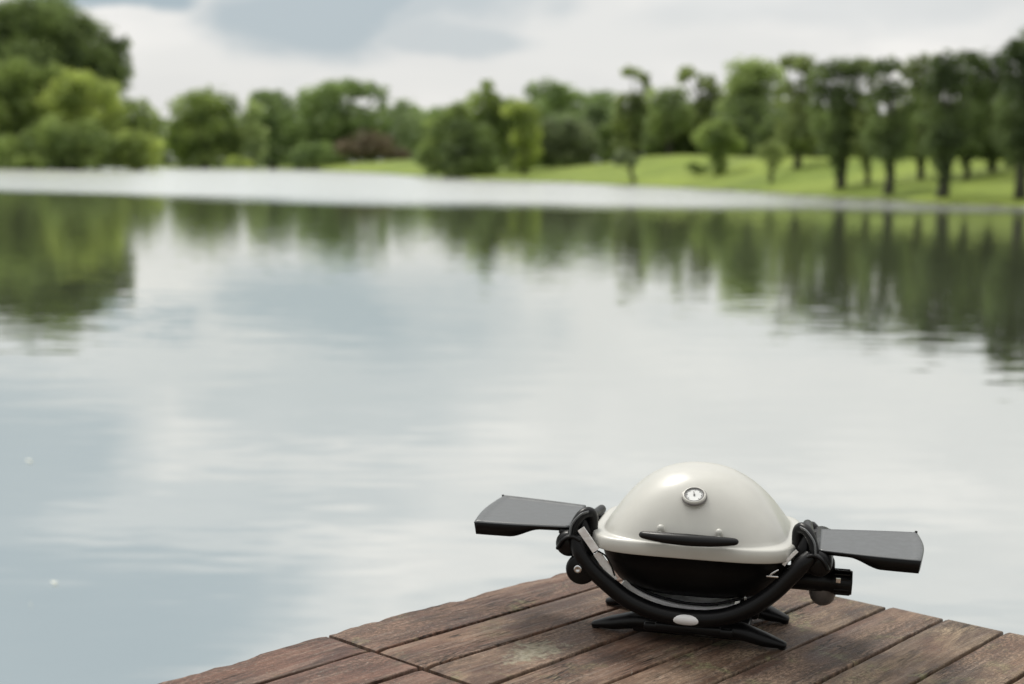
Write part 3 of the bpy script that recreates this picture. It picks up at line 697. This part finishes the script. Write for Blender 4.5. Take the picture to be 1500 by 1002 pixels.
for i in range(25):
    a = R(225-i*270/24); l = .0042 if i % 4 == 0 else .0024
    c = Vector((math.cos(a)*(.0208-l/2), math.sin(a)*(.0208-l/2), .0052)); box(bm, c, (l, .0007 if i % 4 else .0012, .0006), 0, Matrix.Rotation(a, 4, 'Z'))
for s in range(40):
    a0, a1 = 2*math.pi*s/40, 2*math.pi*(s+1)/40
    bm.faces.new([bm.verts.new((math.cos(a)*r, math.sin(a)*r, .0056)) for a, r in ((a0, .0218), (a1, .0218), (a1, .0238), (a0, .0238))])
bm_obj('scale_marks', bm, M['dark'], th, False)
bm = bmesh.new(); box(bm, (-.001, .004, .0062), (.0016, .017, .0006), 0, Matrix.Rotation(.2, 4, 'Z')); lathe(bm, [(.0, .0075), (.0025, .007), (.0025, .005)], (0, 0, 0), (0, 0, 1), 20); bm_obj('needle', bm, M['dark'], th, False)
# lid handle
hz = .262; hy = -.205
bm = bmesh.new(); tube(bm, [(-.101, hy+.012, hz), (-.095, hy+.008, hz), (-.05, hy-.002, hz), (0, hy-.005, hz), (.05, hy-.002, hz), (.095, hy+.008, hz), (.101, hy+.012, hz)], [.007, .0088, .0125, .0138, .0125, .0088, .007], seg=24, flat=(1.15, .95)); hd = bm_obj('lid_handle', bm, M['black'], G)
for x in (-.064, .064):
    q = dome(x, hz+.006); bm = bmesh.new()
    lathe(bm, [(.010, -.006), (.010, .001), (.008, .003), (.005, .004), (.0045, .035), (0, .035)], (q.x, q.y+.002, q.z-.002), (0, -1, -.10), 28)
    lathe(bm, [(0, .0075), (.004, .0065), (.007, .0035), (.008, 0), (.008, -.004)], (q.x, q.y-.006, q.z+.008), (0, -.35, 1), 24)
    bm_obj('handle_mount', bm, M['enamel'], hd)
# bowl
bm = bmesh.new()
rings_shell(bm, [(.2125, .226, .182, 3.5), (.208, .224, .180, 3.5), (.204, .216, .172, 3.4), (.18, .210, .166, 3.2), (.15, .198, .155, 3), (.125, .180, .138, 2.8), (.106, .150, .112, 2.6), (.100, .11, .08, 2.4), (.097, .05, .04, 2.2), (.0965, .01, .01, 2)], 128)
bowl = bm_obj('cookbox', bm, M['bowl'], G)
bm = bmesh.new(); box(bm, (.182, -.158, .182), (.026, .012, .004), .001)
tube(bm, [(.176, -.160, .182), (.182, -.162, .19), (.194, -.158, .197)], .0025, seg=10); bm_obj('latch_bracket', bm, M['chrome'], bowl)
# drip tray strip and its wire rail
def sweep_strip(bm, P, h, y0, y1):
    pts = smooth_path(P, 8); rr = []
    for p, t, a, b in frames(pts):
        nn = Vector((-t.z, 0, t.x)).normalized()
        rr.append([bm.verts.new((q.x, y, q.z)) for q, y in ((p+nn*h/2, y0), (p+nn*h/2, y1), (p-nn*h/2, y1), (p-nn*h/2, y0))])
    for A, B in zip(rr, rr[1:]):
        for s in range(4): bm.faces.new((A[s], A[(s+1) % 4], B[(s+1) % 4], B[s]))
    bm.faces.new(rr[0]); bm.faces.new(rr[-1])
bm = bmesh.new(); sweep_strip(bm, [(-.156, 0, .122), (-.135, 0, .104), (-.103, 0, .089), (-.06, 0, .077), (-.02, 0, .071), (.03, 0, .0705), (.075, 0, .077), (.10, 0, .084)], .020, -.105, .09)
bm_obj('drip_tray', bm, M['foil'], G, False)
bm = bmesh.new(); tube(bm, [(-.14, -.10, .122), (-.10, -.10, .103), (-.05, -.10, .091), (0, -.10, .086), (.05, -.10, .089), (.095, -.10, .102), (.115, -.10, .108)], .0035, seg=12); tube(bm, [(-.15, -.095, .13), (-.11, -.095, .104), (-.05, -.095, .088), (.0, -.095, .083), (.06, -.095, .087)], .002, seg=8)
bm_obj('tray_rail', bm, M['black'], G)
bm = bmesh.new(); box(bm, (.125, -.11, .095), (.016, .01, .006), .001); box(bm, (.122, -.115, .108), (.004, .004, .02), .001); bm_obj('tray_clip', bm, M['chrome'], G)
# cradle
FT = [(-.262, -.140, .228), (-.250, -.148, .2), (-.228, -.15, .170), (-.190, -.15, .136), (-.136, -.15, .098), (-.072, -.15, .075), (-.003, -.15, .068), (.065, -.15, .074), (.126, -.15, .098), (.180, -.15, .138), (.222, -.15, .184), (.246, -.148, .212), (.262, -.14, .228)]
def side_plate(sx):
    bm = bmesh.new()
    lathe(bm, [(0, -.150), (.018, -.149), (.026, -.144), (.0295, -.134), (.030, -.05), (.026, .0), (.026, .10), (.022, .115), (0, .118)], (sx*.279, 0, .212), (0, 1, 0), 40); return bm
bm = bmesh.new(); tube(bm, FT, [.0165, .018, .019, .0195, .0195, .0195, .0195, .0195, .0195, .019, .0185, .018, .0165], seg=28, n=8)
crd = bm_obj('front_cradle', bm, M['black'], G)
bm = bmesh.new(); tube(bm, [(x, .125, z) for x, y, z in FT], .017, seg=20, n=6); bm_obj('rear_cradle', bm, M['black'], G)
bm = bmesh.new()   # oval badge wrapped on the tube
rings = []
for i in range(9):
    r = math.cos(i/8*math.pi/2); y = -.1655-.0065*math.sin(i/8*math.pi/2)
    rings.append([bm.verts.new((-.003+.035*r*math.copysign(abs(math.cos(a))**.8, math.cos(a)), y+abs(math.sin(a)*r)**2*.004, .068+.0135*r*math.sin(a))) for a in np.linspace(0, 2*math.pi, 49)[:-1]])
for A, B in zip(rings, rings[1:]):
    for s in range(48): bm.faces.new((A[s], A[(s+1) % 48], B[(s+1) % 48], B[s]))
bmesh.ops.remove_doubles(bm, verts=bm.verts, dist=1e-6)
bd = bm_obj('oval_badge', bm, M['badge'], crd)
for sx in (-1, 1):
    h = bm_obj('pivot_housing', side_plate(sx), M['black'], G)
    bm = bmesh.new()  # strap over the housing
    tube(bm, [(sx*.300, -.152, .205), (sx*.287, -.155, .226), (sx*.268, -.154, .235), (sx*.25, -.15, .226)], .006, seg=12, flat=(1.5, .8)); bm_obj('strap', bm, M['black'], h)
    # hinge arm: thick loop rising between housing and lid
    bm = bmesh.new()
    tube(bm, [(sx*.270, -.140, .220), (sx*.266, -.135, .252), (sx*.254, -.122, .275), (sx*.240, -.108, .281), (sx*.2315, -.100, .270), (sx*.230, -.1, .235), (sx*.228, -.105, .19)], [.012, .0105, .012, .0135, .0135, .012, .010], seg=18, n=6)
    tube(bm, [(sx*.254, -.105, .262), (sx*.247, -.112, .235), (sx*.238, -.118, .195)], [.014, .017, .014], seg=14)
    tube(bm, [(sx*.242, -.100, .268), (sx*.252, 0, .245), (sx*.245, .10, .240)], .011, seg=14)
    bm_obj('hinge_arm', bm, M['black'], G)
    bm = bmesh.new(); tube(bm, [(sx*.272, -.158, .236), (sx*.268, -.152, .262), (sx*.252, -.140, .282), (sx*.238, -.124, .286)], .0042, seg=10, flat=(1.4, .6)); bm_obj('arm_highlight', bm, M['table'], G)  # grey ribbon painting the bright highlight along the hinge arm
    if sx < 0:
        bm = bmesh.new(); sweep_strip(bm, [(-.246, 0, .256), (-.228, 0, .232), (-.210, 0, .208)], .017, -.163, -.159); bm_obj('support_strut', bm, M['foil'], G, False)
        bm = bmesh.new(); sweep_strip(bm, [(-.211, 0, .200), (-.196, 0, .180), (-.180, 0, .160), (-.170, 0, .140)], .017, -.150, -.146); bm_obj('support_strut', bm, M['foil'], G, False)
        bm = bmesh.new(); tube(bm, [(-.212, -.152, .207), (-.190, -.155, .197), (-.176, -.155, .175), (-.168, -.152, .152)], .002, seg=8); bm_obj('hinge_wire', bm, M['black'], G)
    else:
        bm = bmesh.new(); sweep_strip(bm, [(.232, 0, .240), (.216, 0, .222), (.204, 0, .206)], .007, -.150, -.146); bm_obj('support_strut', bm, M['foil'], G, False)
# bolt disc on the left
bm = bmesh.new(); lathe(bm, [(0, -.163), (.029, -.163), (.033, -.160), (.035, -.154), (.035, -.115), (0, -.11)], (-.245, 0, .160), (0, 1, 0), 40); kn = bm_obj('pivot_disc', bm, M['black'], G)
bm = bmesh.new(); lathe(bm, [(0, -.1655), (.003, -.1657), (.004, -.1675), (.0075, -.1675), (.0095, -.166), (.0095, -.161)], (-.250, 0, .163), (0, 1, 0), 28); bm_obj('bolt', bm, M['chrome'], kn)
# feet: two bowed bases and a spine between, plus a plate added as shadow
def bow(y0, lx, ly, rx, ry, mz, fat=1.):
    bm = bmesh.new()
    P = [(lx, ly, .008), (lx*.78, (ly*.8+y0*.2), .020), (lx*.45, (ly*.4+y0*.6), mz), (0, y0, mz+.004), (rx*.45, (ry*.4+y0*.6), mz), (rx*.78, (ry*.8+y0*.2), .020), (rx, ry, .008)]
    tube(bm, P, [.0065*fat, .0160*fat, .0205*fat, .022*fat, .0205*fat, .0165*fat, .008*fat], seg=20, n=7, flat=(1.25, .9)); return bm
bm_obj('base_leg', bow(-.125, -.229, -.070, .212, -.098, .040, 1.12), M['black'], G)
bm_obj('base_leg', bow(.095, -.228, .110, .208, .090, .034, 1.25), M['black'], G)
bm = bmesh.new(); box(bm, (0, -.02, .024), (.26, .20, .018), .006, seg=3); box(bm, (0, -.01, .042), (.15, .29, .022), .007, seg=3); box(bm, (0, -.143, .040), (.20, .022, .020), .007, seg=3); box(bm, (.10, .06, .045), (.09, .08, .05), .01, seg=3); box(bm, (-.10, .06, .04), (.09, .08, .04), .01, seg=3)  # first box: wide black plate added for the deep shadow below the grill
bm_obj('base_spine_shadow_plate', bm, M['black'], G)
for (x, y) in ((-.229, -.070), (.212, -.098), (-.228, .115), (.208, .090)):
    bm = bmesh.new(); lathe(bm, [(0, 0), (.009, 0), (.010, .002), (.009, .007), (0, .008)], (x*.97, y, 0), (0, 0, 1), 20); bm_obj('rubber_foot', bm, M['bowl'], G)
# side tables
def side_table(sx, xi, xo, yf, yb, zt, tilt):
    """plan outline, top with shallow rim and a skirt that deepens outwards"""
    bm = bmesh.new(); nx, ny = 26, 16
    def plan(u, v):                      # u 0 inner..1 outer, v 0 front..1 back
        f0 = yf+(.030*(1-u)**1.5); b0 = yb-(.028*(1-u)**1.3)
        x = xi+(xo-xi)*u
        bow_ = .010*math.sin(math.pi*v)*u**3
        # rounded outer corners
        rc = .02; y = f0+(b0-f0)*v
        return x+bow_, y
    def skirt(u): 
        t = min(1, max(0, (u-.30)/.32)); t = t*t*(3-2*t); return .008+.020*t
    us = np.concatenate([np.linspace(0, .96, nx), [.985, 1.]]); vs = np.concatenate([[0, .015], np.linspace(.04, .96, ny), [.985, 1.]])
    top = {}; bot = {}
    for i, u in enumerate(us):
        for j, v in enumerate(vs):
            x, y = plan(u, v); ed_ = min((1-u)*abs(xo-xi), min(v, 1-v)*abs(yb-yf))
            z = zt + tilt*u
            z += (.0022 if ed_ > .004 and ed_ < .0095 else 0) - (.0025 if ed_ < .0012 else 0) - (.0012 if ed_ > .0095 else 0)
            top[i, j] = bm.verts.new((sx*x, y, z)); bot[i, j] = bm.verts.new((sx*(x-.004*(u > .9)), y+(.003 if v < .1 else 0), z-skirt(u)-.0005 if (ed_ < .012) else z-.006))
    I, J = len(us), len(vs); topset = set(top.values())
    for i in range(I-1):
        for j in range(J-1):
            bm.faces.new((top[i, j], top[i+1, j], top[i+1, j+1], top[i, j+1])); bm.faces.new((bot[i, j], bot[i, j+1], bot[i+1, j+1], bot[i+1, j]))
    for i in range(I-1):
        for j in (0, J-1): bm.faces.new((top[i, j], top[i+1, j], bot[i+1, j], bot[i, j]))
    for j in range(J-1):
        for i in (0, I-1): bm.faces.new((top[i, j], top[i, j+1], bot[i, j+1], bot[i, j]))
    for f in bm.faces:
        f.material_index = 0 if (all(v in topset for v in f.verts)) else 1
    o = bm_obj('side_table', bm, M['table'], G); o.data.materials.append(M['black'])
    bm = bmesh.new(); xx, y2 = plan(.985, .985); box(bm, (sx*xx, y2-.004, zt+tilt+.0015), (.006, .005, .005), .0015); bm_obj('corner_stop', bm, M['black'], o)
    for y in (-.11, .065):
        bm = bmesh.new(); tube(bm, [(sx*(xi+.02), y, zt-.012), (sx*(xi-.02), y+.004, zt-.018), (sx*(xi-.04), y+.008, .225)], .011, seg=12, flat=(1.6, .8)); bm_obj('table_bracket', bm, M['black'], o)
side_table(-1, .282, .498, -.150, .118, .248, .004)
side_table(1, .278, .492, -.166, .078, .244, .002)
# gas regulator on the right
bm = bmesh.new(); RY = -.06
lathe(bm, [(0, .20), (.022, .20), (.0265, .205), (.0265, .285), (.025, .29), (.025, .305), (.0265, .308), (.0275, .312), (.0275, .348), (.026, .352), (.0, .353)], (0, RY, .160), (1, 0, -.02), 44)
for a in range(14):
    th_ = 2*math.pi*a/14; box(bm, (.33, RY+math.cos(th_)*.0272, .1535+math.sin(th_)*.0272), (.034, .004, .004), .001)
tube(bm, [(.30, RY, .180), (.302, RY-.008, .205), (.285, -.08, .215)], [.014, .009, .008], seg=12)
box(bm, (.245, RY, .186), (.05, .05, .04), .01)
rg_ = bm_obj('gas_regulator', bm, M['black'], G)
bm = bmesh.new(); lathe(bm, [(0, -.052), (.010, -.051), (.019, -.046), (.026, -.037), (.030, -.024), (.0315, -.010), (.0315, .008), (0, .012)], (.288, RY+.016, .144), (0, 0, 1), 40); bm_obj('canister_cup', bm, M['smoke'], rg_)
bm = bmesh.new(); box(bm, (.322, RY-.027, .164), (.010, .002, .012), .0005); bm_obj('valve_pin', bm, M['chrome'], rg_)

# ------------------------------------------------------------------ render settings
scene.view_settings.view_transform = 'Standard'; scene.view_settings.look = 'None'
scene.view_settings.exposure = 0; scene.view_settings.gamma = 1
scene.cycles.max_bounces = 8; scene.cycles.transparent_max_bounces = 8
scene.cycles.use_denoising = True
